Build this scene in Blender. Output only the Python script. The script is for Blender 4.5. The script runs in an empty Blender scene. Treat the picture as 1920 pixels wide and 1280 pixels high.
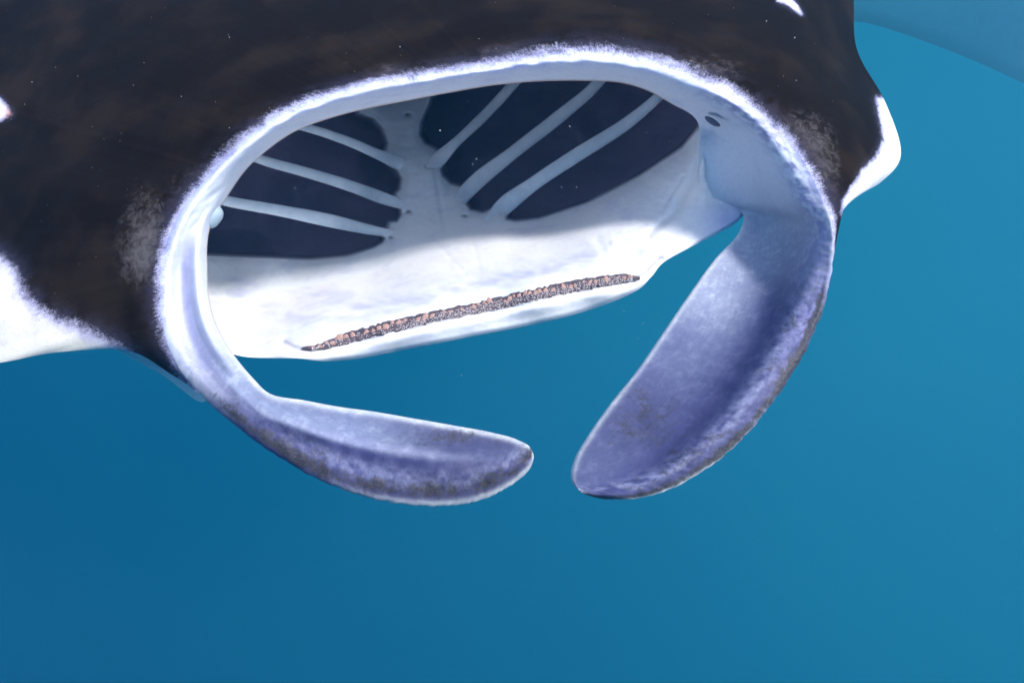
import bpy, math, random
import numpy as np
from mathutils import Matrix, Vector, Euler

rng = np.random.default_rng(7)
random.seed(7)
C = bpy.context.scene
COL = C.collection

# ------------------------------------------------------------------ camera
PITCH = math.radians(30)            # the photographer floats above and looks down at the ray
cam_d = bpy.data.cameras.new("camera")
cam = bpy.data.objects.new("camera", cam_d)
COL.objects.link(cam)
cam_d.sensor_width = 36.0
cam_d.lens = 24.0
cam_d.clip_start = 0.02
cam_d.clip_end = 200
cam_d.dof.use_dof = True
cam_d.dof.focus_distance = 1.08
cam_d.dof.aperture_fstop = 9.0
cam.rotation_euler = (math.radians(90) - PITCH, 0, 0)
C.camera = cam

# ------------------------------------------------------------------ light
def cam2world(v):
    x, y, z = v
    return Vector((x, y * math.cos(PITCH) + z * math.sin(PITCH), -y * math.sin(PITCH) + z * math.cos(PITCH)))

sun_ray = cam2world((-0.27, 0.42, -0.20)).normalized()
sun_d = bpy.data.lights.new("sun", 'SUN')
sun_d.energy = 2.15
sun_d.angle = math.radians(8.0)   # ripples on the surface soften the sun's edge
sun_d.color = (1.0, 0.975, 0.93)
sun = bpy.data.objects.new("sun", sun_d)
sun.rotation_euler = sun_ray.to_track_quat('-Z', 'Y').to_euler()
COL.objects.link(sun)

world = bpy.data.worlds.new("World")
C.world = world
world.use_nodes = True
wn = world.node_tree
wn.nodes.clear()
wo = wn.nodes.new('ShaderNodeOutputWorld')
bg = wn.nodes.new('ShaderNodeBackground')
sk = wn.nodes.new('ShaderNodeTexSky')
sk.sky_type = 'NISHITA'
sk.sun_disc = False
to_sun = -sun_ray
sk.sun_elevation = math.asin(to_sun.z)
sk.sun_rotation = math.atan2(to_sun.x, to_sun.y)
bg.inputs['Strength'].default_value = 0.15
wn.links.new(sk.outputs[0], bg.inputs['Color'])
wn.links.new(bg.outputs[0], wo.inputs['Surface'])

C.view_settings.view_transform = 'Standard'
C.view_settings.look = 'None'
C.view_settings.exposure = 1.30
C.view_settings.gamma = 1.0
C.view_settings.use_curve_mapping = False
C.render.engine = 'CYCLES'
C.cycles.use_denoising = True
C.cycles.max_bounces = 8
C.cycles.diffuse_bounces = 5
C.cycles.glossy_bounces = 2
C.cycles.volume_bounces = 1
C.cycles.transparent_max_bounces = 8

# ------------------------------------------------------------------ helpers
def W(px, py, d):
    """a point seen at (px,py) of the 1920x1280 frame, d metres along the view axis"""
    px = np.asarray(px, float); py = np.asarray(py, float); d = np.asarray(d, float)
    x = (px - 960) / 960 * 0.75 * d
    z = (640 - py) / 960 * 0.75 * d
    cp, sp = math.cos(PITCH), math.sin(PITCH)
    return np.stack([x, d * cp + z * sp, -d * sp + z * cp], -1)

def hermite(keys, tk, t):
    """smooth curve through rows of keys at parameters tk"""
    keys = np.asarray(keys, float); tk = np.asarray(tk, float)
    if keys.ndim == 1: keys = keys[:, None]
    n = len(tk)
    h = np.diff(tk)
    sl = np.diff(keys, axis=0) / h[:, None]
    m = np.zeros_like(keys)
    m[0] = sl[0]; m[-1] = sl[-1]
    for i in range(1, n - 1):
        m[i] = (sl[i - 1] * h[i] + sl[i] * h[i - 1]) / (h[i] + h[i - 1])
    t = np.clip(np.asarray(t, float), tk[0], tk[-1])
    k = np.clip(np.searchsorted(tk, t, side='right') - 1, 0, n - 2)
    u = ((t - tk[k]) / h[k])[:, None]
    hh = h[k][:, None]
    return ((2*u**3 - 3*u**2 + 1) * keys[k] + (u**3 - 2*u**2 + u) * hh * m[k]
            + (-2*u**3 + 3*u**2) * keys[k + 1] + (u**3 - u**2) * hh * m[k + 1])

def sstep(a, b, x):
    t = np.clip((x - a) / (b - a), 0, 1)
    return t * t * (3 - 2 * t)

def noise2(x, y, seed=0):
    """cheap value noise for shape, -1..1"""
    r = np.random.default_rng(seed)
    g = r.random((64, 64))
    xi = np.floor(x).astype(int); yi = np.floor(y).astype(int)
    fx = x - xi; fy = y - yi
    fx = fx*fx*(3-2*fx); fy = fy*fy*(3-2*fy)
    a = g[xi % 64, yi % 64]; b = g[(xi+1) % 64, yi % 64]
    c = g[xi % 64, (yi+1) % 64]; d = g[(xi+1) % 64, (yi+1) % 64]
    return 2 * ((a*(1-fx) + b*fx)*(1-fy) + (c*(1-fx) + d*fx)*fy) - 1

def poly_sd(px, py, poly):
    """signed distance to a closed polygon, negative inside"""
    P = np.asarray(poly, float); Q = np.roll(P, -1, 0)
    shp = px.shape; x = px.ravel(); y = py.ravel()
    best = np.full(x.shape, 1e18); ins = np.zeros(x.shape, bool)
    for (ax, ay), (bx, by) in zip(P, Q):
        ex, ey = bx - ax, by - ay
        t = np.clip(((x-ax)*ex + (y-ay)*ey) / (ex*ex + ey*ey + 1e-12), 0, 1)
        dd = (x - ax - t*ex)**2 + (y - ay - t*ey)**2
        best = np.minimum(best, dd)
        cr = ((ay > y) != (by > y))
        xx = ax + (y - ay) / (by - ay + 1e-12) * ex
        ins ^= cr & (x < xx)
    s = np.sqrt(best)
    return np.where(ins, -s, s).reshape(shp)

def line_sd(px, py, pts):
    P = np.asarray(pts, float)
    best = np.full(px.shape, 1e18)
    for (ax, ay), (bx, by) in zip(P[:-1], P[1:]):
        ex, ey = bx - ax, by - ay
        t = np.clip(((px-ax)*ex + (py-ay)*ey) / (ex*ex + ey*ey + 1e-12), 0, 1)
        best = np.minimum(best, (px - ax - t*ex)**2 + (py - ay - t*ey)**2)
    return np.sqrt(best)

class Acc:
    """collects grids into one mesh with per-vertex pigment attributes"""
    def __init__(s): s.v = []; s.f = []; s.c = []; s.dk = []; s.mt = []; s.uv = []; s.n = 0
    def grid(s, P, col, dark, mott, uv, flip=False):
        nu, nv = P.shape[:2]
        idx = np.arange(nu*nv).reshape(nu, nv) + s.n
        a, b, c, d = idx[:-1, :-1], idx[1:, :-1], idx[1:, 1:], idx[:-1, 1:]
        q = np.stack([a, d, c, b] if flip else [a, b, c, d], -1).reshape(-1, 4)
        s.v.append(P.reshape(-1, 3)); s.f.append(q)
        s.c.append(np.broadcast_to(col, P.shape).reshape(-1, 3))
        s.dk.append(np.broadcast_to(dark, (nu, nv)).ravel())
        s.mt.append(np.broadcast_to(mott, (nu, nv)).ravel())
        s.uv.append(np.broadcast_to(uv, (nu, nv, 2)).reshape(-1, 2))
        s.n += nu*nv
    def build(s, name, mat, parent=None, weld=0.0):
        v = np.concatenate(s.v); f = np.concatenate(s.f)
        m = bpy.data.meshes.new(name)
        m.vertices.add(len(v)); m.vertices.foreach_set('co', v.ravel())
        m.loops.add(f.size); m.loops.foreach_set('vertex_index', f.ravel())
        m.polygons.add(len(f)); m.polygons.foreach_set('loop_start', np.arange(len(f))*4)
        m.polygons.foreach_set('use_smooth', np.ones(len(f), bool))
        c = np.concatenate(s.c); c4 = np.concatenate([c, np.ones((len(c), 1))], 1)
        m.attributes.new('col', 'FLOAT_COLOR', 'POINT').data.foreach_set('color', c4.ravel())
        m.attributes.new('dark', 'FLOAT', 'POINT').data.foreach_set('value', np.concatenate(s.dk))
        m.attributes.new('mott', 'FLOAT', 'POINT').data.foreach_set('value', np.concatenate(s.mt))
        uv = np.concatenate(s.uv); uv3 = np.concatenate([uv, np.zeros((len(uv), 1))], 1)
        m.attributes.new('puv', 'FLOAT_VECTOR', 'POINT').data.foreach_set('vector', uv3.ravel())
        m.update(calc_edges=True); m.validate()
        if weld:
            import bmesh
            bm = bmesh.new(); bm.from_mesh(m)
            bmesh.ops.remove_doubles(bm, verts=bm.verts, dist=weld)
            bm.to_mesh(m); bm.free()
        m.materials.append(mat)
        o = bpy.data.objects.new(name, m); COL.objects.link(o)
        if parent: o.parent = parent
        return o

def simple(name, v, f, mat, parent=None, smooth=True):
    m = bpy.data.meshes.new(name)
    m.from_pydata([tuple(p) for p in v], [], [tuple(int(i) for i in q) for q in f])
    m.update()
    if smooth: m.polygons.foreach_set('use_smooth', [True]*len(m.polygons))
    m.materials.append(mat)
    o = bpy.data.objects.new(name, m); COL.objects.link(o)
    if parent: o.parent = parent
    return o

# ------------------------------------------------------------------ materials
def newmat(name):
    m = bpy.data.materials.new(name); m.use_nodes = True
    nt = m.node_tree; nt.nodes.clear()
    return m, nt
def N(nt, typ, **kw):
    n = nt.nodes.new(typ)
    for k, v in kw.items(): setattr(n, k, v)
    return n
def L(nt, a, b): nt.links.new(a, b)
def mth(nt, op, a, b=None, c=None, clamp=False):
    n = nt.nodes.new('ShaderNodeMath'); n.operation = op; n.use_clamp = clamp
    for i, x in enumerate((a, b, c)):
        if x is None: continue
        if isinstance(x, (int, float)): n.inputs[i].default_value = x
        else: nt.links.new(x, n.inputs[i])
    return n.outputs[0]
def mix(nt, f, a, b, mode='MIX'):
    n = nt.nodes.new('ShaderNodeMix'); n.data_type = 'RGBA'; n.blend_type = mode
    for s_, x in (('Factor', f), ('A', a), ('B', b)):
        i = {'Factor': 0, 'A': 6, 'B': 7}[s_]
        if isinstance(x, (int, float)): n.inputs[i].default_value = x
        elif isinstance(x, tuple): n.inputs[i].default_value = (*x, 1)
        else: nt.links.new(x, n.inputs[i])
    return n.outputs[2]
def smap(nt, x, lo, hi):
    n = nt.nodes.new('ShaderNodeMapRange'); n.interpolation_type = 'SMOOTHSTEP'
    nt.links.new(x, n.inputs[0]); n.inputs[1].default_value = lo; n.inputs[2].default_value = hi
    return n.outputs[0]
def noise(nt, vec, scale, detail=3, rough=.55, dist=0.0):
    n = nt.nodes.new('ShaderNodeTexNoise'); nt.links.new(vec, n.inputs['Vector'])
    n.inputs['Scale'].default_value = scale; n.inputs['Detail'].default_value = detail
    n.inputs['Roughness'].default_value = rough; n.inputs['Distortion'].default_value = dist
    return n.outputs[0]

def skin_material():
    m, nt = newmat('manta_skin')
    out = N(nt, 'ShaderNodeOutputMaterial'); b = N(nt, 'ShaderNodeBsdfPrincipled')
    L(nt, b.outputs[0], out.inputs[0])
    tc = N(nt, 'ShaderNodeTexCoord').outputs['Object']
    def at(nm, k):
        a = N(nt, 'ShaderNodeAttribute', attribute_name=nm); return a.outputs[k]
    col = at('col', 'Color'); dark = at('dark', 'Fac'); mott = at('mott', 'Fac'); puv = at('puv', 'Vector')
    # frayed border between the white lip and the black back: streaks that run across the lip
    mp = N(nt, 'ShaderNodeMapping'); L(nt, puv, mp.inputs[0]); mp.inputs['Scale'].default_value = (1.0, .32, 1.0)
    mp.inputs['Rotation'].default_value = (0, 0, math.radians(-24))
    st = noise(nt, mp.outputs[0], .26, 4, .7, .6)
    st2 = noise(nt, tc, 30, 4, .6)
    st3 = noise(nt, tc, 420, 3, .6)
    e = mth(nt, 'ADD', dark, mth(nt, 'MULTIPLY', mth(nt, 'SUBTRACT', st, .5), mth(nt, 'MULTIPLY_ADD', smap(nt, noise(nt, tc, 11, 3, .6), .35, .65), 1.3, .45)))
    e = mth(nt, 'ADD', e, mth(nt, 'MULTIPLY', mth(nt, 'SUBTRACT', st2, .5), 1.7))
    e = mth(nt, 'ADD', e, mth(nt, 'MULTIPLY', mth(nt, 'SUBTRACT', st3, .5), 1.0))
    bl = smap(nt, e, -.35, .85)
    viol = smap(nt, e, -1.1, .1)  # violet halo of the fringe, put into the pale colour too
    # black back with faint brown clouding and scuffs
    n1 = noise(nt, tc, 7, 5, .6)
    blk = mix(nt, smap(nt, n1, .42, .72), (.0082, .0046, .0026), (.019, .0115, .0066))
    sc = noise(nt, tc, 60, 6, .7)
    blk = mix(nt, mth(nt, 'MULTIPLY', smap(nt, sc, .62, .8), .5), blk, (.03, .028, .03))
    fringe_glow = smap(nt, mth(nt, 'SUBTRACT', 1.0, mth(nt, 'MULTIPLY', e, .45)), 0, 1)    # violet glow beside the lip, put into the skin's colour
    fringe_glow = mth(nt, 'MULTIPLY', fringe_glow, smap(nt, st2, .36, .62))
    blk = mix(nt, mth(nt, 'MULTIPLY', fringe_glow, .5), blk, (.075, .070, .13))
    pt = mth(nt, 'ADD', mott, mth(nt, 'MULTIPLY', mth(nt, 'SUBTRACT', noise(nt, tc, 75, 6, .72, .5), .5), 3.4))
    pt = mth(nt, 'MULTIPLY', smap(nt, pt, -.1, 1.7), smap(nt, mott, 0, .25))
    blk = mix(nt, pt, blk, (.095, .085, .09))
    # faint veins of pigment in the pale skin
    n3 = noise(nt, tc, 16, 5, .6, .4)
    pale = mix(nt, mth(nt, 'MULTIPLY', smap(nt, n3, .5, .72), .30), col, mix(nt, 1.0, col, (.55, .56, .80), 'MULTIPLY'))
    n5 = noise(nt, tc, 150, 4, .65)
    pale = mix(nt, mth(nt, 'MULTIPLY', smap(nt, n5, .35, .75), .22), pale, mix(nt, 1.0, pale, (.62, .60, .66), 'MULTIPLY'))
    ms = N(nt, 'ShaderNodeMapping'); L(nt, puv, ms.inputs[0]); ms.inputs['Scale'].default_value = (.022, .16, 1.0)
    sk_ = noise(nt, ms.outputs[0], 1.0, 6, .7, .3)
    gate = smap(nt, mott, -.9, -.2)
    pale = mix(nt, mth(nt, 'MULTIPLY', gate, mth(nt, 'MULTIPLY', smap(nt, sk_, .38, .70), .28)), pale, mix(nt, 1.0, pale, (.52, .54, .66), 'MULTIPLY'))
    sp_ = noise(nt, tc, 55, 6, .75, .2)
    pale = mix(nt, mth(nt, 'MULTIPLY', gate, mth(nt, 'MULTIPLY', smap(nt, sp_, .46, .66), .55)), pale, mix(nt, 1.0, pale, (1.7, 1.65, 1.4), 'MULTIPLY'))
    # dark blotches on the fins
    n4 = noise(nt, tc, 130, 6, .72, .3)
    n6 = noise(nt, tc, 340, 3, .6)
    mm = mth(nt, 'ADD', mott, mth(nt, 'MULTIPLY', mth(nt, 'SUBTRACT', n4, .5), 1.7))
    mm = mth(nt, 'ADD', mm, mth(nt, 'MULTIPLY', mth(nt, 'SUBTRACT', n6, .5), 1.1))
    pale = mix(nt, mth(nt, 'MULTIPLY', smap(nt, mm, .30, .95), .88), pale, mix(nt, smap(nt, n6, .35, .65), (.022, .022, .03), (.07, .064, .06)))
    pale = mix(nt, mth(nt, 'MULTIPLY', viol, .62), pale, mix(nt, 1.0, pale, (.56, .54, 1.0), 'MULTIPLY'))
    fin = mix(nt, bl, pale, blk)
    L(nt, fin, b.inputs['Base Color'])
    b.inputs['Roughness'].default_value = .55
    L(nt, mth(nt, 'MULTIPLY_ADD', bl, -.30, .30), b.inputs['Subsurface Weight'])
    b.inputs['Subsurface Radius'].default_value = (1.0, .85, .9); b.inputs['Subsurface Scale'].default_value = .018
    L(nt, mth(nt, 'MULTIPLY_ADD', bl, -.17, .18), b.inputs['Specular IOR Level'])
    bp = N(nt, 'ShaderNodeBump'); bp.inputs['Strength'].default_value = .35; bp.inputs['Distance'].default_value = .0016
    h = mth(nt, 'ADD', mth(nt, 'MULTIPLY', n5, .7), mth(nt, 'MULTIPLY', n3, 2.0))
    h = mth(nt, 'ADD', h, mth(nt, 'MULTIPLY', bl, -.6))
    L(nt, h, bp.inputs['Height']); L(nt, bp.outputs[0], b.inputs['Normal'])
    return m

def plain(name, ca, cb, scale=60, rough=.5, spec=.2, bump=.3, dist=.001):
    m, nt = newmat(name)
    out = N(nt, 'ShaderNodeOutputMaterial'); b = N(nt, 'ShaderNodeBsdfPrincipled')
    L(nt, b.outputs[0], out.inputs[0])
    tc = N(nt, 'ShaderNodeTexCoord').outputs['Object']
    n = noise(nt, tc, scale, 5, .6)
    L(nt, mix(nt, smap(nt, n, .35, .65), ca, cb), b.inputs['Base Color'])
    b.inputs['Roughness'].default_value = rough; b.inputs['Specular IOR Level'].default_value = spec
    bp = N(nt, 'ShaderNodeBump'); bp.inputs['Strength'].default_value = bump; bp.inputs['Distance'].default_value = dist
    L(nt, n, bp.inputs['Height']); L(nt, bp.outputs[0], b.inputs['Normal'])
    return m

SKIN = skin_material()

# ------------------------------------------------------------------ water all round (open above, wider than the true window of sky, for more sky light)
def build_water():
    R = 14.0; vs = []; fs = []
    nu, nv = 96, 48
    top = math.radians(26)
    for j in range(nv + 1):
        el = -math.pi/2 + (top + math.pi/2) * j / nv
        for i in range(nu):
            a = 2*math.pi*i/nu
            vs.append((R*math.cos(el)*math.cos(a), R*math.cos(el)*math.sin(a), R*math.sin(el)))
    for j in range(nv):
        for i in range(nu):
            fs.append((j*nu+i, (j+1)*nu+i, (j+1)*nu+(i+1) % nu, j*nu+(i+1) % nu))
    m, nt = newmat('deep_water')
    out = N(nt, 'ShaderNodeOutputMaterial'); em = N(nt, 'ShaderNodeEmission')
    L(nt, em.outputs[0], out.inputs[0])
    tc = N(nt, 'ShaderNodeTexCoord').outputs['Object']
    nm = N(nt, 'ShaderNodeVectorMath', operation='NORMALIZE'); L(nt, tc, nm.inputs[0])
    d = cam2world((.70, .20, .68)).normalized()
    dp = N(nt, 'ShaderNodeVectorMath', operation='DOT_PRODUCT'); L(nt, nm.outputs[0], dp.inputs[0]); dp.inputs[1].default_value = tuple(d)
    nz = noise(nt, nm.outputs[0], 2.2, 2, .5)
    v = mth(nt, 'ADD', dp.outputs['Value'], mth(nt, 'MULTIPLY', mth(nt, 'SUBTRACT', nz, .5), .16))
    cr = N(nt, 'ShaderNodeValToRGB'); L(nt, mth(nt, 'ADD', mth(nt, 'MULTIPLY', v, .5), .5), cr.inputs[0])
    el = cr.color_ramp.elements
    el[0].position = .25; el[0].color = (.001, .078, .175, 1)
    el[1].position = 1.0; el[1].color = (.018, .205, .350, 1)
    e2 = cr.color_ramp.elements.new(.55); e2.color = (.003, .122, .232, 1)
    e3 = cr.color_ramp.elements.new(.80); e3.color = (.008, .178, .290, 1)
    L(nt, cr.outputs[0], em.inputs['Color']); sx = N(nt, 'ShaderNodeSeparateXYZ'); L(nt, nm.outputs[0], sx.inputs[0])
    up_ = N(nt, 'ShaderNodeMapRange'); L(nt, sx.outputs[2], up_.inputs[0])       # water grows brighter towards the surface; out of view, adds ambient light
    up_.inputs[1].default_value = .02; up_.inputs[2].default_value = .44; up_.inputs[3].default_value = WATER; up_.inputs[4].default_value = WATER * 2.4
    L(nt, up_.outputs[0], em.inputs['Strength'])
    o = simple('water', vs, fs, m)
    o['kind'] = 'structure'
    return o
WATER = .52
build_water()

# haze: the slightly cloudy water the animal swims in
def build_haze():
    x0, x1, y0, y1, z0, z1 = -6.5, 6.5, -.9, 7.0, -5.2, .55
    v = [(x, y, z) for z in (z0, z1) for y in (y0, y1) for x in (x0, x1)]
    f = [(0, 2, 3, 1), (4, 5, 7, 6), (0, 1, 5, 4), (2, 6, 7, 3), (0, 4, 6, 2), (1, 3, 7, 5)]
    m, nt = newmat('cloudy_water')
    out = N(nt, 'ShaderNodeOutputMaterial'); pv = N(nt, 'ShaderNodeVolumePrincipled')
    pv.inputs['Color'].default_value = (.12, .45, .80, 1)
    pv.inputs['Density'].default_value = .030
    pv.inputs['Anisotropy'].default_value = .3
    L(nt, pv.outputs[0], out.inputs['Volume'])
    o = simple('haze', v, f, m, smooth=False)
    o['kind'] = 'stuff'; o['label'] = 'pale blue cloudy water surrounding the manta ray'; o['category'] = 'water haze'
    return o
build_haze()

# ------------------------------------------------------------------ MANTA RAY
manta = bpy.data.objects.new('manta_ray', None)
COL.objects.link(manta)
manta.location = W(900, 300, 1.6)
manta['label'] = 'huge black-backed manta ray seen from the front with white mouth gaping and curled fins'
manta['category'] = 'manta ray'
PARENT_INV = Matrix.Translation(-Vector(manta.location))
def adopt(o, parent=manta):
    o.parent = parent
    return o

A = Acc()

# --- strip: from the tip of the left cephalic fin, up over the upper lip, down to the tip of the right one
# outer x,y | inner x,y | depth at s = 0 .2 .4 .6 .8 1 (relative), base depth
SEC = [
 # left fin
 ((1001,858),(1000,850), .900, (0,0,0,0,0,0)),
 ((997,872),(994,838), .895, (.004,0,0,0,.002,.006)),
 ((975,898),(970,824), .890, (.010,.004,0,.003,.008,.018)),
 ((925,928),(925,811), .885, (.014,.006,0,.006,.018,.030)),
 ((850,947),(850,797), .880, (.016,.008,.004,.006,.030,.046)),
 ((760,945),(770,783), .880, (.014,.009,.012,.012,.032,.052)),
 ((680,930),(700,771), .885, (.012,.008,.014,.011,.034,.058)),
 ((610,904),(635,762), .890, (.010,.008,.015,.009,.034,.060)),
 ((545,870),(570,750), .900, (.012,.008,.014,.008,.028,.056)),
 ((480,828),(507,738), .915, (.012,.006,.010,.008,.018,.040)),
 ((420,780),(474,708), .940, (.014,.004,.006,.012,.020,.030)),
 ((372,735),(443,671), .970, (.014,.006,.016,.016,.010,.024)),
 ((338,695),(418,633), 1.000, (.010,.004,.024,.018,.004,.024)),
 ((315,648),(400,592), 1.025, (.006,.004,.028,.018,.000,.028)),
 ((304,600),(391,550), 1.040, (.002,.004,.030,.018,.000,.034)),
 ((299,545),(389,505), 1.048, (.000,.002,.026,.016,.002,.044)),
 ((303,492),(389,458), 1.052, (.000,-.002,.014,.014,.008,.056)),
 ((318,437),(397,418), 1.054, (.006,-.006,.004,.014,.022,.068)),
 ((345,385),(425,371), 1.054, (.004,-.006,.002,.016,.036,.082)),
 ((385,335),(462,318), 1.052, (.003,-.006,.000,.018,.048,.094)),
 ((435,283),(505,279), 1.050, (.002,-.006,-.001,.020,.056,.104)),
 ((495,233),(553,247), 1.048, (.002,-.006,-.002,.022,.060,.110)),
 ((565,195),(607,226), 1.046, (.001,-.006,-.002,.024,.064,.114)),
 ((650,168),(680,206), 1.044, (0,-.006,-.001,.026,.066,.116)),
 ((740,148),(760,190), 1.042, (0,-.006,0,.028,.068,.118)),
 ((830,134),(845,174), 1.040, (0,-.006,0,.028,.068,.118)),
 ((920,118),(930,160), 1.040, (0,-.006,0,.028,.068,.118)),
 ((1010,104),(1015,153), 1.040, (0,-.006,-.001,.026,.066,.118)),
 ((1100,96),(1095,152), 1.042, (0,-.006,-.002,.022,.064,.116)),
 ((1185,106),(1165,156), 1.046, (0,-.006,-.001,.022,.060,.112)),
 ((1262,126),(1215,171), 1.050, (0,-.006,.001,.024,.058,.106)),
 ((1335,156),(1262,197), 1.054, (.001,-.005,.006,.030,.062,.100)),
 ((1400,192),(1298,217), 1.056, (.002,-.004,.012,.040,.070,.098)),
 ((1452,236),(1312,240), 1.056, (.000,.000,.030,.075,.112,.128)),
 ((1495,285),(1309,285), 1.044, (-.006,.006,.050,.096,.130,.146)),
 ((1526,338),(1308,335), 1.028, (-.014,.014,.076,.132,.164,.178)),
 ((1548,386),(1328,378), 1.008, (-.016,.020,.096,.160,.195,.205)),
 ((1562,432),(1390,398), 0.990, (-.018,.022,.100,.168,.200,.210)),
 ((1562,488),(1385,436), .970, (-.016,.022,.098,.160,.190,.200)),
 ((1551,552),(1340,486), .950, (-.010,.018,.090,.140,.165,.178)),
 ((1527,622),(1292,552), .928, (-.004,.014,.080,.120,.142,.156)),
 ((1490,694),(1242,625), .908, (.002,.010,.068,.102,.124,.140)),
 ((1442,764),(1192,697), .892, (.006,.006,.056,.086,.108,.126)),
 ((1380,834),(1143,758), .882, (.008,.004,.042,.068,.090,.108)),
 ((1308,890),(1101,818), .876, (.010,.002,.032,.052,.070,.090)),
 ((1236,924),(1078,858), .876, (.010,.004,.022,.036,.052,.070)),
 ((1170,937),(1070,888), .880, (.010,.004,.014,.024,.036,.050)),
 ((1120,934),(1073,905), .894, (.010,.006,.008,.012,.018,.026)),
 ((1092,925),(1082,916), .896, (.010,.009,.009,.010,.012,.014)),
]
outer = np.array([s[0] for s in SEC], float); inner = np.array([s[1] for s in SEC], float)
dep = np.array([[s[2] + q for q in s[3]] for s in SEC])
mid = (outer + inner) / 2
tk = np.concatenate([[0], np.cumsum(np.linalg.norm(np.diff(mid, axis=0), axis=1) + 12)])
TL = tk[-1]
NT, NS = 1500, 110
t = np.linspace(0, TL, NT)
cur = hermite(np.concatenate([outer, inner, dep], 1), tk, t)
O, I, Dk = cur[:, :2], cur[:, 2:4], cur[:, 4:]
s = (1 - np.cos(np.linspace(0, math.pi, NS))) / 2 * .5 + np.linspace(0, 1, NS) * .5
Dm = hermite(Dk.T, np.array([0, .2, .4, .6, .8, 1.0]), s).T           # NT x NS
PX = O[:, None, 0] * (1 - s) + I[:, None, 0] * s
PY = O[:, None, 1] * (1 - s) + I[:, None, 1] * s
width = np.linalg.norm(O - I, axis=1)[:, None] * np.ones((1, NS))
tt = (t / TL)[:, None] * np.ones((1, NS)); ss = s[None, :] * np.ones((NT, 1))
def tsec(i): return tk[i] / TL
tl_base, tr_base = tsec(12), tsec(38)                                  # where the fins leave the head
finL = 1 - sstep(tsec(9), tsec(15), tt)                                # 1 on the left fin
finR = sstep(tsec(34), tsec(40), tt)
fin = np.maximum(finL, finR)
# small wobble of the outer edge and rounded edges
edge = np.clip(1 - ss * width / 9, 0, 1); edge2 = np.clip(1 - (1 - ss) * width / 9, 0, 1)
Dm = Dm + fin * .010 * (1 - np.sqrt(1 - edge**2 * .98)) + np.where(tt > .5, sstep(tsec(37), tsec(39), tt), fin) * .010 * (1 - np.sqrt(1 - edge2**2 * .98))
Dm += .0022 * noise2(t[:, None] / 26, ss * 5, 3) * np.sin(np.pi * ss) + .0010 * noise2(t[:, None] / 9, ss * 9, 4) * np.clip(1 - ss * 2.2, 0, 1)
wob = 1.2 * noise2(t / 17, t * 0, 5) + .9 * noise2(t / 6, t * 0, 6)
nrm = (O - I) / (np.linalg.norm(O - I, axis=1)[:, None] + 1e-6)
wf = np.clip(1 - ss * 6, 0, 1) * fin * np.clip(width/60, 0, 1)
PX += wf * (wob * nrm[:, 0])[:, None]; PY += wf * (wob * nrm[:, 1])[:, None]
# pigment
white = np.array([.76, .79, .86])
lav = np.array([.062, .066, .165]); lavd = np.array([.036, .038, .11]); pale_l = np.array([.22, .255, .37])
col = np.ones((NT, NS, 3)) * white
k = lambda a: a[..., None]
# inside of the fins, own lavender with their shading painted in: pale near the inner edge at the root, lavender toward tip and outer side
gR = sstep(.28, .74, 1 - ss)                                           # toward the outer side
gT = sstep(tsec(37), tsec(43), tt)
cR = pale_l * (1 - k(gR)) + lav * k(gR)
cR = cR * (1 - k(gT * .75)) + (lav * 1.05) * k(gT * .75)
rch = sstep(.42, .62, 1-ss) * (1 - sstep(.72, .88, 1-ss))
cR = cR * (1 - k(rch * .28)) + lavd * k(rch * .45)  # shade in the hollow of the right fin, put into the colour
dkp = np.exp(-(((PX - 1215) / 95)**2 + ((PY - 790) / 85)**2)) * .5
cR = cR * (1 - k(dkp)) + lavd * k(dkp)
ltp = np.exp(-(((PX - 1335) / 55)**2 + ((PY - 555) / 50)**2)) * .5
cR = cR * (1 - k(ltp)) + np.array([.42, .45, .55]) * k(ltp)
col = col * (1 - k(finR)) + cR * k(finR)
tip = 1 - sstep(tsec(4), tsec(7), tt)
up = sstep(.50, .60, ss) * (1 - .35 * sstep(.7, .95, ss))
cL = lav * (1 - k(up)) + pale_l * k(up)  # upper flap painted paler, as if lit from above
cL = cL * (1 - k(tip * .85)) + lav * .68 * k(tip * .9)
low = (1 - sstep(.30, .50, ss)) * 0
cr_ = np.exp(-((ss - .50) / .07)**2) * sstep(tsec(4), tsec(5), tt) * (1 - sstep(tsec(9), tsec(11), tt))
cL = cL * (1 - k(cr_ * .2)) + lavd * k(cr_ * .45)  # shade below the ridge, painted darker
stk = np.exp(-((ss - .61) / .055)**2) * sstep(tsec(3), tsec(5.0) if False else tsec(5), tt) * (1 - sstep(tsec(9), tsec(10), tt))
cL = cL * (1 - k(stk * .7)) + np.array([.36, .38, .54]) * k(stk * .5)  # highlight along the ridge, painted as a pale streak
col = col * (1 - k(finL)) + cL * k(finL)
gv = np.exp(-((ss - .56) / .20)**2) * sstep(tsec(10), tsec(12), tt) * (1 - sstep(tsec(16), tsec(18), tt))
col = col * (1 - k(gv * .75)) + np.array([.26, .26, .46]) * k(gv * .75)  # shade in the lip's groove, painted in lavender
# pale thin margin all round the fins
mg = np.maximum(np.exp(-(ss * width / 9)**2) * np.where(tt > .5, sstep(tsec(41), tsec(45), tt), 1 - sstep(tsec(4), tsec(8), tt)),
                np.exp(-((1 - ss) * width / 8)**2)) * fin
mg = np.maximum(mg, (1 - sstep(0, tsec(1)*1.2, tt))); mg = np.maximum(mg, sstep(tsec(47), 1, tt))
col = col * (1 - k(mg * .85)) + np.array([.72, .74, .76]) * k(mg * .85)
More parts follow.
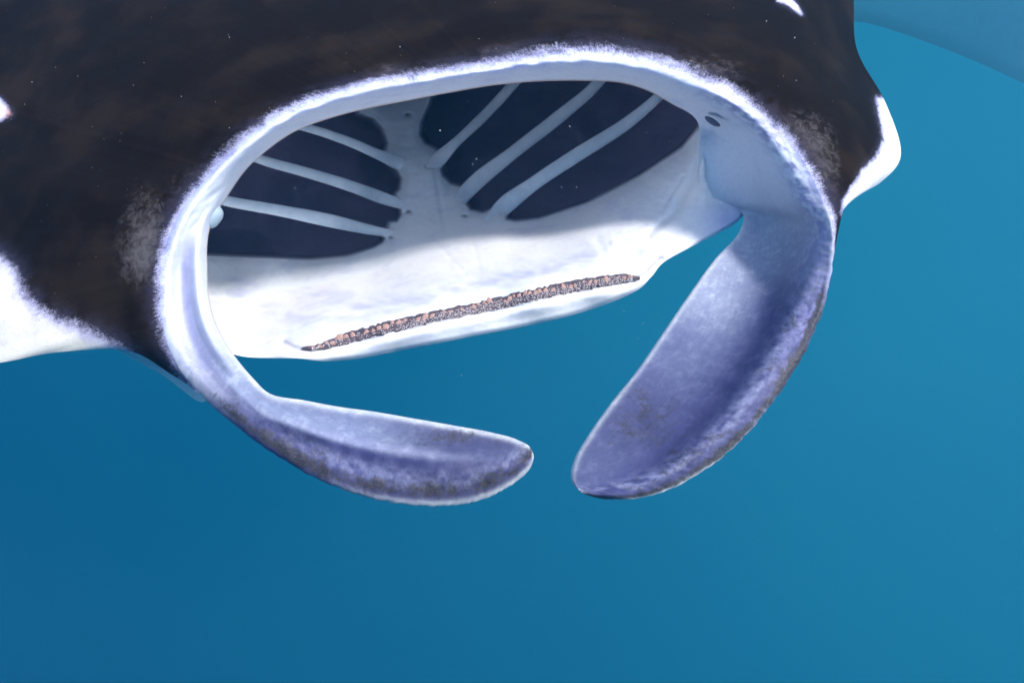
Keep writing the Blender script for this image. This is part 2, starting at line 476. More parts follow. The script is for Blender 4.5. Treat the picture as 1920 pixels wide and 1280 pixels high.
# a band of pale mottling inside the dark outer margin
bd = np.exp(-((ss * width - 48) / 20)**2) * fin
bd = bd * (1 - .45 * finL) * np.clip(.8 + .9 * noise2(t[:, None] / 14, ss * width / 10, 44) + .5 * noise2(t[:, None] / 5, ss * width / 5, 45), 0, 1.6)
col = col * (1 - k(bd * .42)) + np.array([.30, .32, .47]) * k(bd * .42)
og = np.exp(-((1 - ss) * width / 2.2)**2) * (1 - fin) * (1 - sstep(tsec(31), tsec(33), tt))
col = col * (1 - k(og * .8)) + np.array([.42, .26, .14]) * k(og * .8)  # orange fringing and translucency at the lip edge, put into its colour
dark = -(ss * width) / 24 + .10 + 0 * tt
dark = dark * (1 - fin) + (-3) * fin
dd_ = ss * width
lowL = 1 - sstep(tsec(4), tsec(8), tt)                                 # 1 on the outer half of the left fin
mL = (1 - lowL) * 1.0 * np.exp(-((dd_ - 16) / 18)**2) + lowL * .92 * np.exp(-((dd_ - 27) / 14)**2) + .36 * np.exp(-((dd_ - 50) / 16)**2)
mR = 1.15 * np.exp(-((dd_ - 8) / 10)**2) + .42 * np.exp(-((dd_ - 42) / 26)**2)
mott = np.where(tt > .5, mR, mL) * fin
mott = mott * (1 - .8 * np.exp(-(ss * width / 5)**2) * np.where(tt > .5, sstep(tsec(42), tsec(45), tt), 1))
nz1 = noise2(t[:, None] / 60, ss * 0 + 3, 41); nz2 = noise2(t[:, None] / 22, ss * width / 16, 42); nz3 = noise2(t[:, None] / 8, ss * width / 7, 43)
mott = mott * (.88 + .22 * nz1) + fin * (.16 * nz2 + .12 * nz3)
mott = mott * fin - 1.0 * (1 - fin)
rs = sstep(tsec(30), tsec(33), tt) * (1 - sstep(tsec(39), tsec(42), tt)) * np.exp(-((dd_ - 26) / 22)**2)
rs = rs * np.clip(.7 + 1.1 * noise2(t[:, None] / 12, ss * width / 8, 47) + .6 * noise2(t[:, None] / 5, ss * width / 4, 48), 0, 1.3)
col = col * (1 - k(rs * .7)) + np.array([.26, .26, .46]) * k(rs * .7)
mott += finL * np.exp(-(((PX - 850) / 130)**2 + ((PY - 820) / 22)**2)) * .50
mott += finR * np.exp(-(((PX - 1200) / 95)**2 + ((PY - 790) / 85)**2)) * .52
UV = np.stack([tt * TL, ss * width], -1)
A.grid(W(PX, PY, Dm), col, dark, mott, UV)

# back side of the fins (closed, thick blades that run on a little way into the head)
def fin_back(i0, i1):
    a = int(tk[i0] / TL * (NT - 1)); b = int(tk[i1] / TL * (NT - 1)) + 1
    th = (.020 * np.sqrt(np.clip(np.sin(np.pi * ss), 0, 1)) * np.clip(width / 120, 0, 1))[a:b]
    A.grid(W(PX[a:b], PY[a:b], Dm[a:b] + th), np.array([.30, .32, .42]), -3.0, .1, UV[a:b], flip=True)
fin_back(0, 15); fin_back(35, len(SEC) - 1)

# --- head: black skin from the lip outwards to the sides, crown and back
HK = [ # C0 section index, E point, depth
 (11, (372,736), .985), (12, (322,702), 1.06), (13, (238,657), 1.09), (14, (110,660), 1.13), (15, (-60,680), 1.19), (16, (-230,600), 1.28),
 (17, (-340,440), 1.52), (18, (-400,260), 1.58), (20, (-380,20), 1.70), (22, (-250,-190), 1.84), (24, (40,-340), 1.98),
 (26, (460,-410), 2.05), (28, (1060,-420), 2.05), (30, (1430,-330), 1.95), (31, (1555,-170), 1.80), (32, (1598,-20), 1.66),
 (33, (1606,90), 1.52), (34, (1659,190), 1.42), (35, (1689,290), 1.34), (36, (1650,343), 1.24), (37, (1590,377), 1.12), (38, (1572,430), 1.04)]
hk_t = np.array([tk[h[0]] for h in HK]); hkE = np.array([[*h[1], h[2]] for h in HK])
a0, a1 = int(hk_t[0] / TL * (NT - 1)), int(hk_t[-1] / TL * (NT - 1)) + 1
th_ = t[a0:a1]
E = hermite(hkE, hk_t, th_)
C0x, C0y, C0d = PX[a0:a1, 0], PY[a0:a1, 0], Dm[a0:a1, 0]
NR = 210
r = np.linspace(0, 1, NR) ** 1.35
R_ = r[None, :]
HX = C0x[:, None] * (1 - R_) + E[:, 0:1] * R_
HY = C0y[:, None] * (1 - R_) + E[:, 1:2] * R_
side = (1 - sstep(tsec(15), tsec(19), (th_ / TL)))[:, None]; side = np.maximum(side, sstep(tsec(30), tsec(34), th_ / TL)[:, None])
pw = 1.15 + 1.6 * side - 1.5 * (1 - sstep(tsec(15), tsec(18), th_ / TL))[:, None]
HD = C0d[:, None] + (E[:, 2:3] - C0d[:, None]) * (R_ ** pw)
# lip stands a little proud of the skin behind it; muscle relief
HD += .006 * np.sin(np.clip(R_ * 9, 0, 1) * math.pi) * (1 - side)
HD += .010 * noise2(HX / 190, HY / 160, 11) * sstep(0, .3, R_) + .003 * noise2(HX / 55, HY / 60, 12) * sstep(0, .2, R_)
dist0 = np.hypot(HX - C0x[:, None], HY - C0y[:, None])
hcol = np.ones(HX.shape + (3,)) * np.array([.78, .78, .80])
hdark = dist0 / 24 + .10
hbrown = 0 * HX
# uneven grey-brown patches that reach out of the lip
for (cx, cy, rx, ry, am) in ((275,440,38,62,1.9), (262,490,34,40,1.2), (1500,262,45,42,1.5), (1545,330,26,60,1.2), (735,140,40,18,1.0), (960,100,60,16,.9), (370,350,40,30,.8), (1330,128,60,22,.9)):
    hbrown += .5 * am * np.exp(-(((HX - cx) / rx)**2 + ((HY - cy) / ry)**2))
# the white shoulder patches and cheeks
def white_patch(poly, soft):
    global hdark
    sd = poly_sd(HX, HY, poly)
    hdark = np.minimum(hdark, sd / soft)
wsd = poly_sd(HX, HY, [(-500,470),(-60,455),(0,488),(18,505),(36,545),(72,590),(120,610),(160,622),(200,642),(240,665),(240,800),(-500,800)])
wrm = np.maximum(1 - sstep(-40, 60, -(-wsd)), 0)
hcol = hcol * (1 - k(wrm)) + np.array([.86, .80, .70]) * k(wrm)
white_patch([(-500,470),(-60,455),(0,488),(18,505),(36,545),(72,590),(120,610),(160,622),(200,642),(240,665),(240,800),(-500,800)], 24)
orp = np.exp(-(((HX - 22) / 14)**2 + ((HY - 216) / 16)**2))
hcol = hcol * (1 - k(orp)) + np.array([.75, .35, .16]) * k(orp)  # orange lens fringing, put into the patch's colour
white_patch([(-60,150),(0,186),(14,202),(20,214),(0,224),(-60,260),(-200,240),(-200,180)], 7)
white_patch([(1462,-60),(1459,2),(1476,8),(1503,27),(1494,12),(1482,-4),(1500,-60)], 6)
white_patch([(1646,186),(1653,228),(1659,262),(1645,296),(1620,320),(1602,350),(1583,378),(1580,400),(1750,400),(1750,180)], 9)
hdark = np.clip(hdark, -3, 4)
# the fringe at the fin roots fades into lavender
f0 = sstep(tsec(14), tsec(12), th_ / TL) if False else (1 - sstep(tsec(12), tsec(14), th_ / TL))
f1 = sstep(tsec(36), tsec(38), th_ / TL)
hcol = hcol * (1 - k(f0[:, None] * np.clip(1 - R_ * 1.2, 0, 1))) + np.array([.10, .10, .19]) * k(f0[:, None] * np.clip(1 - R_ * 1.2, 0, 1))
hmott = -1 + np.maximum(f0, f1)[:, None] * 1.55 * (1 - R_); hb_ = hbrown * sstep(.2, 1.2, hdark); hmott = np.where(hb_ > .02, np.maximum(hb_, hmott), hmott)
A.grid(W(HX, HY, HD), hcol, hdark, hmott, np.stack([th_[:, None] + 0 * HX, -dist0], -1), flip=True)
# sides of the head turn away behind the outline
NB = 26
q = np.linspace(0, 1, NB)[None, :]
cx, cy = 860, 230
BX = E[:, 0:1] + (cx - E[:, 0:1]) * .30 * q**2; BY = E[:, 1:2] + (cy - E[:, 1:2]) * .30 * q**2
BD = HD[:, -1:] + q * .75
bcol = np.ones(BX.shape + (3,)) * np.array([.78, .78, .80])
bdark = hdark[:, -1:] * (1 - q) + (-2.5 * (np.where(E[:, 1:2] > 150, 1, 0)) + 3 * np.where(E[:, 1:2] > 150, 0, 1)) * q
A.grid(W(BX, BY, BD), bcol, bdark, -1.0, np.stack([th_[:, None] + 0 * BX, q * 300 + 0 * BX], -1), flip=True)

# --- inside of the mouth: floor, throat ridge and gill chambers
CP = np.array([
 (400,640,1.105),(455,668,1.10),(540,660,1.095),(600,655,1.10),(720,622,1.115),(850,590,1.12),(1000,556,1.125),(1120,532,1.125),(1195,523,1.135),(1240,487,1.165),(1290,460,1.195),(1345,430,1.206),(1388,402,1.203),
 (620,676,1.125),(740,660,1.14),(870,634,1.145),(1000,610,1.15),(1110,580,1.15),(1195,548,1.15),
 (600,612,1.155),(800,565,1.165),(1000,520,1.17),(1160,490,1.165),
 (415,600,1.28),(450,565,1.46),(560,560,1.42),(700,540,1.37),(850,510,1.31),(950,480,1.33),(1100,455,1.28),(1200,430,1.27),(1270,400,1.26),(1330,390,1.216),
 (400,530,1.54),(550,520,1.56),(700,485,1.56),(850,450,1.50),(930,432,1.50),(1080,415,1.43),(1180,380,1.36),
 (392,478,1.58),(500,482,1.60),(600,485,1.62),(720,455,1.62),(820,420,1.62),(900,405,1.62),(1000,412,1.55),(1120,372,1.46),(1220,325,1.36),(1290,270,1.26),(1312,240,1.19),(1308,300,1.197),(1310,350,1.209),
 (800,330,1.74),(760,220,1.86),(740,130,1.95),
 (350,540,1.30),(330,440,1.36),(360,330,1.46),(450,230,1.55),(600,150,1.75),(900,100,1.85),(1100,90,1.70),(1250,120,1.45),(1350,180,1.25),(1400,300,1.21),(1410,380,1.21),
 (600,350,1.74),(500,400,1.62),(1000,270,1.76),(1150,240,1.58),
])
def tps(CP, lam=.02):
    P = CP[:, :2] / 500; n = len(P)
    r2 = ((P[:, None] - P[None])**2).sum(-1)
    K = .5 * r2 * np.log(r2 + 1e-12) + lam * np.eye(n) * .02
    M = np.zeros((n + 3, n + 3)); M[:n, :n] = K; M[:n, n] = 1; M[:n, n+1:] = P; M[n, :n] = 1; M[n+1:, :n] = P.T
    w = np.linalg.solve(M, np.concatenate([CP[:, 2], [0, 0, 0]]))
    def f(x, y):
        x = np.asarray(x, float) / 500; y = np.asarray(y, float) / 500
        out = w[n] + w[n+1] * x + w[n+2] * y
        for i in range(n):
            q2 = (x - P[i, 0])**2 + (y - P[i, 1])**2
            out = out + w[i] * .5 * q2 * np.log(q2 + 1e-12)
        return out
    return f
base = tps(CP)

# lower outline of the jaw, in x
LIP = np.array([(372,600),(400,640),(425,658),(455,668),(500,671),(560,672),(605,677),(660,674),(740,660),(870,634),(1000,609),(1110,580),(1190,547),(1222,518),(1243,493),(1290,466),(1340,441),(1378,420),(1394,404),(1412,398)], float)
TOP = np.array([(350,560),(338,500),(335,430),(350,360),(385,300),(430,250),(490,205),(560,165),(640,135),(730,115),(830,100),(930,85),(1020,75),(1110,75),(1200,90),(1270,115),(1330,150),(1380,200),(1405,290),(1416,380)], float)
lk = np.linspace(0, 1, len(LIP))
NU, NV = 760, 520
u = np.linspace(0, 1, NU)
Lp = hermite(LIP, lk, u); Tp = hermite(TOP, lk, u)
v = np.linspace(0, 1, NV)[None, :]
MX = Lp[:, 0:1] * (1 - v) + Tp[:, 0:1] * v; MY = Lp[:, 1:2] * (1 - v) + Tp[:, 1:2] * v
# gill openings
LEFTCAV = [(300,300),(330,478),(392,478),(440,481),(500,483),(580,487),(650,481),(700,466),(719,455),(722,447),(716,440),(726,432),(730,418),(745,416),(753,402),(750,388),(742,380),(741,364),(750,356),(753,335),(744,318),(733,308),(727,294),(720,290),(727,268),(716,240),(700,222),(672,213),(640,100),(400,100)]
RIGHTCAV = [(830,100),(806,194),(790,228),(787,254),(799,272),(817,280),(828,288),(823,306),(830,330),(846,346),(866,350),(880,362),(870,378),(882,394),(905,400),(932,390),(950,397),(949,412),(965,416),(1010,411),(1100,382),(1200,331),(1280,277),(1312,238),(1330,180),(1300,60)]
sdL = poly_sd(MX, MY, LEFTCAV); sdR = poly_sd(MX, MY, RIGHTCAV)
sd = np.minimum(sdL, sdR)
MD = base(MX, MY)
inside = sstep(3, -14, sd) if False else 1 - sstep(-8, 2, sd)
# rolled edge of the openings, then the chamber behind
MD += .34 * inside + .012 * np.exp(-((sd - 2) / 9)**2)
MD += .05 * inside * noise2(MX / 60, MY / 60, 21)
seam_sd = poly_sd(MX, MY, [(1320,200),(1314,245),(1314,290),(1315,335),(1333,376),(1392,397),(1480,396),(1480,150)])
MD += .07 * (1 - sstep(-30, -2, seam_sd))
# outer lip roll, mouth corner, folds
# lip roll: quickly turning under at the outline
vv = v * (np.linalg.norm(Lp - Tp, axis=1)[:, None])
MD += .010 * (np.clip(1 - vv / 10, 0, 1) ** 2)
band_pts = [(535,640),(552,648),(575,654),(600,651),(640,638),(700,622),(760,606),(820,592),(880,580),(940,567),(1000,553),(1060,540),(1120,529),(1170,522),(1195,522),(1215,506),(1236,484)]
bd_ = line_sd(MX, MY, band_pts)
MD += .010 * np.exp(-(bd_ / 11)**2) - .006 * np.exp(-((bd_ - 24) / 12)**2)
for pts, w_, a_ in (([(818,455),(850,490),(872,512)], 4, .0035), ([(884,448),(893,480),(897,500)], 4, .002), ([(812,300),(826,380),(838,440)], 5, .006), ([(1306,300),(1290,350),(1262,400),(1215,440)], 8, .010),
                    ([(1280,330),(1255,372),(1240,395)], 4, .003), ([(560,600),(700,585),(860,556),(1040,520)], 9, .003), ([(640,570),(760,562),(900,530)], 6, .002), ([(1150,455),(1210,468),(1245,480)], 6, -.006),
                    ([(1120,450),(1140,490),(1200,515)], 8, .003)):
    MD += a_ * np.exp(-(line_sd(MX, MY, pts) / w_)**2)
MD += (.004 * noise2(MX / 60, MY / 34, 22) + .0016 * noise2(MX / 26, MY / 12, 23) + .0006 * noise2(MX / 9, MY / 6, 24)) * sstep(0, 60, vv) * sstep(0, 30, bd_)
# little pits beside the gill openings
for (hx, hy) in ((766,397),(733,446),(805,312),(872,405),(765,216),(870,260)):
    g = np.exp(-(((MX - hx) / 6)**2 + ((MY - hy) / 4)**2)); MD += .02 * g
mcol = np.ones(MX.shape + (3,)) * np.array([.82, .82, .83])
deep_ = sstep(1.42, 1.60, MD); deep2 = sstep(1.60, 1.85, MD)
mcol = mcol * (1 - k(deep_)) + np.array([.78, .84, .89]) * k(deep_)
mcol = mcol * (1 - k(deep2)) + np.array([.68, .77, .84]) * k(deep2)      # bluish shade of the throat, painted in by depth
lavm = np.exp(-(line_sd(MX, MY, [(640,585),(800,560),(960,520),(1120,480)]) / 20)**2) * .5 * np.clip(.6 + .8 * noise2(MX / 40, MY / 12, 61) + .5 * noise2(MX / 14, MY / 5, 62), 0, 1.3)
lavm = np.maximum(lavm, .35 * np.clip(noise2(MX / 50, MY / 22, 63) + .5 * noise2(MX / 16, MY / 7, 64) - .15, 0, 1) * sstep(0, 40, MY - 470))
lavm = np.maximum(lavm, .6 * sstep(1290, 1370, MX) * sstep(360, 410, MY))  # blue shade at the mouth corner, painted into the lining
mcol = mcol * (1 - k(lavm)) + np.array([.42, .44, .72]) * k(lavm)
cav = np.clip(1 - sstep(-6, 1, sd), 0, 1)  # chambers' own dark tissue, with blue haze put into the colour
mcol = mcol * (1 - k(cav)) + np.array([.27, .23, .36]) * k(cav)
for (hx, hy) in ((766,397),(733,446),(805,312),(872,405),(765,216)):
    g = np.exp(-(((MX - hx) / 5)**2 + ((MY - hy) / 3)**2)) * .8
    mcol = mcol * (1 - k(g)) + .12 * k(g)
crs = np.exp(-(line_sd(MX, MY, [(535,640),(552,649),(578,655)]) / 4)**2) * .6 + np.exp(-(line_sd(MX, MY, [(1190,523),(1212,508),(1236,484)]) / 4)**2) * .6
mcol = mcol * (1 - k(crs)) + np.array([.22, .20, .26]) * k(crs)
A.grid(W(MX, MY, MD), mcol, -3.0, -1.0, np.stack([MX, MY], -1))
def mouth_d(x, y):
    x = np.atleast_1d(np.asarray(x, float)); y = np.atleast_1d(np.asarray(y, float))
    return base(x, y)

# under side of the jaw and throat, going back from the lip outline
NJ = 40
q = np.linspace(0, 1, NJ)[None, :]
JX = Lp[:, 0:1] + (880 - Lp[:, 0:1]) * .12 * q**1.5
JY = Lp[:, 1:2] + (400 - Lp[:, 1:2]) * .30 * q**1.5
JD = MD[:, 0:1] + .9 * q**1.2
A.grid(W(JX, JY, JD), np.array([.78, .78, .82]), -3.0, -1.0, np.stack([JX, JY], -1), flip=True)

# walls from the lip edge back to the rim of the mouth lining
b0, b1 = int(tk[12] / TL * (NT - 1)), int(tk[38] / TL * (NT - 1)) + 1
e_d = Dm[b0:b1, -1]; ex, ey = PX[b0:b1, -1], PY[b0:b1, -1]
q = np.linspace(0, 1, 24)[None, :]
uu = np.linspace(0, 1, b1 - b0)
Tw = hermite(TOP, lk, uu)
# pair by nearest point on the lining's border
ti = np.argmin((Tp[None, :, 0] - ex[:, None])**2 + (Tp[None, :, 1] - ey[:, None])**2, axis=1)
ti = np.maximum.accumulate(ti)
kern = np.ones(41) / 41; tif = np.convolve(np.pad(ti.astype(float), 20, mode='edge'), kern, mode='valid')
ti = np.clip(tif, 0, NU - 1)
tx = np.interp(ti, np.arange(NU), MX[:, -1]); ty = np.interp(ti, np.arange(NU), MY[:, -1]); td = np.interp(ti, np.arange(NU), MD[:, -1])
WX = ex[:, None] + (tx - ex)[:, None] * q; WY = ey[:, None] + (ty - ey)[:, None] * q
WD = e_d[:, None] + np.maximum(td - e_d, .0)[:, None] * q
A.grid(W(WX, WY, WD), np.array([.70, .70, .74]), -3.0, -1.0, np.stack([WX, WY], -1))

# --- wings: broad pectoral fins sweeping back from the head
def wing(rows, nu=80, nv=60, th=.10, c=(.40, .41, .44), dk=-3.0):
    # rows: leading edge points and trailing partners (px,py,d)
    lead = np.array([r_[0] for r_ in rows], float); trail = np.array([r_[1] for r_ in rows], float)
    kk = np.linspace(0, 1, len(rows)); uu = np.linspace(0, 1, nu)
    a = hermite(lead, kk, uu); b = hermite(trail, kk, uu)
    w = np.linspace(0, 1, nv)
    Pa = W(a[:, 0], a[:, 1], a[:, 2]); Pb = W(b[:, 0], b[:, 1], b[:, 2])
    P = Pa[:, None] * (1 - w)[None, :, None] + Pb[:, None] * w[None, :, None]
    nrm = np.cross(P[1:, :-1] - P[:-1, :-1], P[:-1, 1:] - P[:-1, :-1])
    nrm = nrm.mean((0, 1)); nrm /= np.linalg.norm(nrm)
    prof = th * np.sqrt(np.clip(w, 0, 1)) * (1 - w) * 1.2
    tap = np.linspace(1, .35, nu)
    off = nrm[None, None] * (prof[None, :] * tap[:, None])[..., None]
    uv = np.stack(np.broadcast_arrays(uu[:, None] * 500, w[None, :] * 300), -1)
    A.grid(P + off, np.array(c), dk, -1.0, uv)
    A.grid(P - off, np.array(c), dk, -1.0, uv, flip=True)
# far right wing, beyond the head; the water's blue haze is put into its colour
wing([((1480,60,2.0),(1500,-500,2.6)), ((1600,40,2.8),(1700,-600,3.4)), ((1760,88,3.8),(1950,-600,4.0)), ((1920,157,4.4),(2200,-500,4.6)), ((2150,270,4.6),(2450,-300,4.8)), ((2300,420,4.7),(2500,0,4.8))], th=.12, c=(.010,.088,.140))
# near left wing off the frame
wing([((60,560,1.6),(200,-100,2.6)), ((-150,640,1.8),(-200,-200,2.9)), ((-500,720,2.2),(-600,-100,3.2)), ((-1100,900,2.6),(-1100,300,3.2))], th=.12, c=(.6,.6,.62))
# belly behind and below the head, blued by the water
wing([((120,600,1.60),(300,300,2.4)), ((210,652,1.62),(400,350,2.4)), ((300,700,1.64),(480,400,2.4)), ((372,752,1.66),(560,420,2.4)), ((392,735,1.68),(640,420,2.4)), ((396,690,1.70),(660,400,2.4))], nu=120, nv=50, th=.05, c=(.8,.82,.85))

body = A.build('body', SKIN, manta)
body.matrix_parent_inverse = PARENT_INV

# ------------------------------------------------------------------ gill arches
def arch_material():
    return plain('gill_arch_skin', (.58, .68, .76), (.66, .75, .82), 40, .6, .15, .3, .001)
ARCHM = arch_material()
def tube(name, pts, hw, mat, parent, thick=.007, comb=1.6, comb_px=6.5, nseg=220, nring=18):
    pts = np.array(pts, float); hw = np.array(hw, float)
    tkk = np.concatenate([[0], np.cumsum(np.linalg.norm(np.diff(pts[:, :2], axis=0), axis=1))])
    tq = np.linspace(0, tkk[-1], nseg)
    c = hermite(np.concatenate([pts, hw[:, None]], 1), tkk, tq)
    tg = np.gradient(c[:, :2], axis=0); tg /= np.linalg.norm(tg, axis=1)[:, None]
    nr = np.stack([-tg[:, 1], tg[:, 0]], 1)
    nr *= np.sign(nr[:, 1:2] + 1e-9)                       # points down the picture
    vs = []
    for j in range(nring):
        a = 2 * math.pi * j / nring
        ca, sa = math.cos(a), math.sin(a)
        w = c[:, 3] * ca
        ser = comb * (np.abs((tq / comb_px) % 1 - .5) * 2 - .5) * (abs(ca) ** 3) * (1 if ca > 0 else .45)
        w = w + ser * (1 if ca > 0 else -1)
        d = c[:, 2] - thick * sa + .012 * (ca < 0) * ca * 0
        vs.append(W(c[:, 0] + nr[:, 0] * w, c[:, 1] + nr[:, 1] * w, d))
    V = np.stack(vs, 1).reshape(-1, 3)
    F = []
    for i in range(nseg - 1):
        for j in range(nring):
            j2 = (j + 1) % nring
            F.append((i*nring + j, i*nring + j2, (i+1)*nring + j2, (i+1)*nring + j))
    F.append(tuple(range(nring))[::-1]); F.append(tuple((nseg-1)*nring + j for j in range(nring)))
    o = simple(name, V, F, mat, parent)
    o.matrix_parent_inverse = PARENT_INV
    return o
ARCH = [
 ([(545,232,1.55),(600,247,1.58),(660,268,1.64),(710,290,1.70),(750,306,1.75),(775,316,1.79)], [8,9,10,11,13,8]),
 ([(455,288,1.46),(500,303,1.50),(580,325,1.57),(660,350,1.64),(725,374,1.68),(770,388,1.71)], [9,10,11,12,11,8]),
 ([(385,368,1.38),(430,378,1.42),(520,394,1.50),(620,414,1.58),(700,432,1.61),(745,440,1.65)], [10,11,12,14,9,6]),
 ([(985,130,1.76),(950,172,1.78),(900,225,1.78),(850,272,1.77),(822,300,1.78),(800,325,1.81)], [11,11,11,11,14,10]),
 ([(1150,120,1.60),(1112,165,1.62),(1050,218,1.66),(960,288,1.69),(882,352,1.67),(845,395,1.70)], [11,12,14,14,15,10]),
 ([(1265,150,1.42),(1228,188,1.44),(1180,228,1.49),(1080,292,1.55),(1000,345,1.59),(940,392,1.60),(915,420,1.64)], [11,11,13,15,15,16,10]),
]
for pts, hw in ARCH:
    pts = [list(p_) for p_ in pts]
    hw = [h_ * .88 for h_ in hw]; hw[-1] *= 1.2; hw[-2] *= 1.15
    for j_, off_ in ((-1, .020), (-2, .003)):
        pts[j_][2] = float(mouth_d(pts[j_][0], pts[j_][1])[0]) + off_
    tube('gill_arch', pts, hw, ARCHM, manta)

# ------------------------------------------------------------------ tooth band on the lower jaw
DARKG = plain('tooth_band_skin', (.045, .035, .05), (.15, .115, .13), 260, .5, .3, .8, .002)
PINK = plain('tooth_pad_skin', (.32, .17, .14), (.44, .28, .235), 120, .4, .35, .4, .001)
PALE = plain('tooth_enamel', (.42, .37, .38), (.56, .50, .50), 90, .3, .5, .2, .0005)
bc = np.array([(566,652,2),(600,650,6),(640,637,10),(700,621,13),(760,606,13),(820,592,12),(880,580,12),(940,567,13),(1000,553,13),(1060,540,13),(1120,529,12),(1170,522,9),(1200,521,3)], float)
bk = np.concatenate([[0], np.cumsum(np.linalg.norm(np.diff(bc[:, :2], axis=0), axis=1))])
nb = 460; tb = np.linspace(0, bk[-1], nb); bcv = hermite(bc, bk, tb)
tg = np.gradient(bcv[:, :2], axis=0); tg /= np.linalg.norm(tg, axis=1)[:, None]
nb_n = np.stack([tg[:, 1], -tg[:, 0]], 1)              # up the picture
def band_pt(i, w, lift=0.0):
    x = bcv[i, 0] + nb_n[i, 0] * bcv[i, 2] * w; y = bcv[i, 1] + nb_n[i, 1] * bcv[i, 2] * w
    return x, y, float(mouth_d(x, y)[0]) - lift
nw = 12
ii = np.repeat(np.arange(nb), nw).reshape(nb, nw); ww = np.linspace(-1, 1, nw)[None, :] * np.ones((nb, 1))
jag = 1 + .22 * noise2(tb[:, None] / 5, np.sign(ww) * 7 + 20, 31) + .12 * noise2(tb[:, None] / 14, np.sign(ww) * 7 + 40, 32)
bx = bcv[ii, 0] + nb_n[ii, 0] * bcv[ii, 2] * ww * jag; by = bcv[ii, 1] + nb_n[ii, 1] * bcv[ii, 2] * ww * jag
bdp = base(bx, by) - .004 * (1 - np.abs(ww)**3) + .008 * (np.abs(ww) ** 6) - .001 * noise2(bx / 4, by / 4, 33)
F = []
for i in range(nb - 1):
    for j in range(nw - 1):
        F.append((i*nw+j, (i+1)*nw+j, (i+1)*nw+j+1, i*nw+j+1))
band = simple('tooth_band', W(bx, by, bdp).reshape(-1, 3), F, DARKG, manta)
band.matrix_parent_inverse = PARENT_INV

import bmesh
def blob_mesh(name, mat, sub=2, jit=.18, seed=0):
    bm = bmesh.new(); bmesh.ops.create_icosphere(bm, subdivisions=sub, radius=1.0)
    r_ = random.Random(seed)
    for vv_ in bm.verts:
        vv_.co *= 1 + r_.uniform(-jit, jit)
    m = bpy.data.meshes.new(name); bm.to_mesh(m); bm.free()
    m.polygons.foreach_set('use_smooth', [True] * len(m.polygons)); m.materials.append(mat)
    return m
pads = [blob_mesh('tooth_pad', PINK, 2, .30, s_) for s_ in range(5)]
RC = Euler((math.radians(90) - PITCH, 0, 0)).to_matrix()
x_ = 22.0; rr = random.Random(3)
while x_ < bk[-1] - 12:
    i = int(x_ / bk[-1] * (nb - 1))
    wpx = rr.uniform(3.2, 6.4) if x_ < 330 else rr.uniform(2.8, 4.8)
    if rr.random() < .80:
        px_, py_, dd_ = band_pt(i, rr.uniform(.0, .5), .0038)
        o = bpy.data.objects.new('tooth_pad', rr.choice(pads))
        COL.objects.link(o); o.parent = band
        p = W(px_, py_, dd_)
        sx = wpx * .00078 * dd_; sy = sx * rr.uniform(1.0, 1.9) * (bcv[i, 2] / 13)
        rot = RC @ Matrix.Rotation(math.radians(rr.uniform(-45, 10)), 3, 'Z')
        o.matrix_basis = Matrix.Translation(Vector(p)) @ rot.to_4x4() @ Matrix.Diagonal((sx, sy, rr.uniform(.0014, .0028), 1))
    x_ += wpx * 2.0 + rr.uniform(.5, 5)
# tiny teeth in rows on the lower half of the band
V = []; F = []
oct_v = np.array([(1,0,0),(-1,0,0),(0,1,0),(0,-1,0),(0,0,1),(0,0,-1)], float)
oct_f = [(0,2,4),(2,1,4),(1,3,4),(3,0,4),(2,0,5),(1,2,5),(3,1,5),(0,3,5)]
for row in range(6):
    w0 = -.78 + row * .22
    for kx in range(170):
        i = int((kx + .5 * (row % 2) + rr.uniform(-.2, .2)) / 170 * (nb - 1)); i = min(max(i, 14), nb - 12)
        if rr.random() < .18 or (i < 130 and rr.random() < .6): continue
        px_, py_, dd_ = band_pt(i, w0 + rr.uniform(-.06, .06), .0045)
        c_ = W(px_, py_, dd_); s0 = rr.uniform(.0009, .0016)
        n0 = len(V)
        for o_ in oct_v: V.append(c_ + o_ * s0)
        F += [tuple(n0 + q_ for q_ in f_) for f_ in oct_f]
tt_ = simple('teeth', V, F, PALE, band, smooth=False); tt_['kind'] = 'stuff'

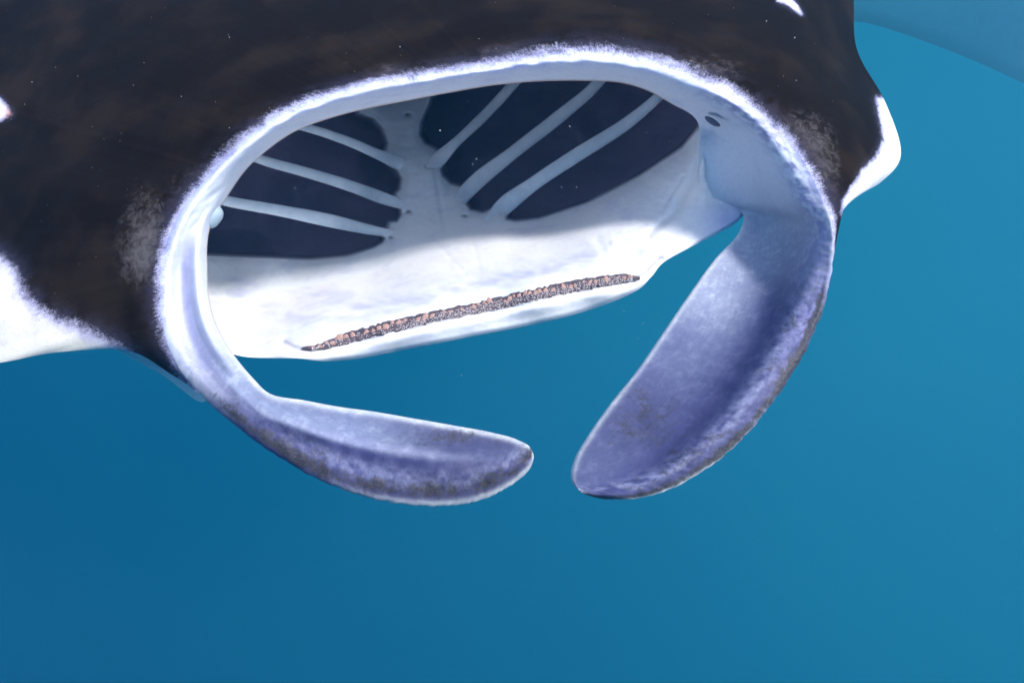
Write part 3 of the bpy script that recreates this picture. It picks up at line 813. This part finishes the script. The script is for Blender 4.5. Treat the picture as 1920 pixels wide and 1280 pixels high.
# ------------------------------------------------------------------ nasal flaps at the mouth corners
FLAP = plain('flap_skin', (.30, .39, .47), (.38, .47, .54), 30, .5, .2, .2, .001)
def flap(name, cx, cy, d, rx, ry, dz, ang, mat=FLAP):
    bm = bmesh.new(); bmesh.ops.create_uvsphere(bm, u_segments=36, v_segments=20, radius=1.0)
    for vv_ in bm.verts:
        vv_.co.x += .12 * math.sin(vv_.co.y * 3.1); vv_.co.z *= 1 - .25 * vv_.co.y
    m = bpy.data.meshes.new(name); bm.to_mesh(m); bm.free()
    m.polygons.foreach_set('use_smooth', [True] * len(m.polygons)); m.materials.append(mat)
    o = bpy.data.objects.new(name, m); COL.objects.link(o); o.parent = manta; o.matrix_parent_inverse = PARENT_INV
    sc_ = .00078 * d
    o.matrix_basis = Matrix.Translation(Vector(W(cx, cy, d))) @ (RC @ Matrix.Rotation(math.radians(ang), 3, 'Z')).to_4x4() @ Matrix.Diagonal((rx*sc_, ry*sc_, dz, 1))
    return o
flap('nasal_flap', 396, 404, 1.12, 19, 24, .02, -15)
SLIT = plain('nostril_skin', (.06, .07, .12), (.12, .14, .20), 60)
flap('nostril', 1336, 228, 1.118, 16, 4.5, .008, -36, SLIT)

# ------------------------------------------------------------------ drifting plankton
V = []; F = []
SP = [(825,245,3.0),(893,298,2.0),(877,190,2.4),(886,308,2.2),(1068,237,1.9),(1212,249,2.0),(1255,265,2.4),(1053,351,2.0),(1081,351,2.0),(1200,330,1.8),(972,221,1.7),(660,264,1.8),
      (553,353,1.8),(1490,71,3.0),(1437,40,2.4),(750,88,3.0),(898,73,2.5),(430,70,2.3),(340,181,2.3),(60,154,2.2),(930,91,1.8),(270,118,2),(1170,583,1.8),(1206,606,1.8),(1197,634,1.8),(865,703,2.0),(1493,151,2.4),(430,240,2),(250,160,1.6)]
r2_ = random.Random(5)
SP += [(r2_.uniform(0, 1600), r2_.uniform(0, 420), r2_.uniform(.7, 1.2)) for _ in range(110)] + [(r2_.uniform(0, 1920), r2_.uniform(420, 1280), r2_.uniform(.5, 1.0)) for _ in range(150)]
for (px_, py_, s_) in SP:
    d_ = r2_.uniform(.80, 1.0)
    c_ = W(px_, py_, d_); s0 = s_ * .00040 * d_
    n0 = len(V); st = np.array([1, r2_.uniform(.6, 1.6), r2_.uniform(.6, 1.6)])
    for o_ in oct_v: V.append(c_ + o_ * s0 * st)
    F += [tuple(n0 + q_ for q_ in f_) for f_ in oct_f]
PL = plain('plankton', (.30, .32, .33), (.42, .42, .42), 50)
pl = simple('plankton', V, F, PL, smooth=False)
pl['kind'] = 'stuff'; pl['label'] = 'tiny pale plankton specks drifting in front of the manta'; pl['category'] = 'plankton'
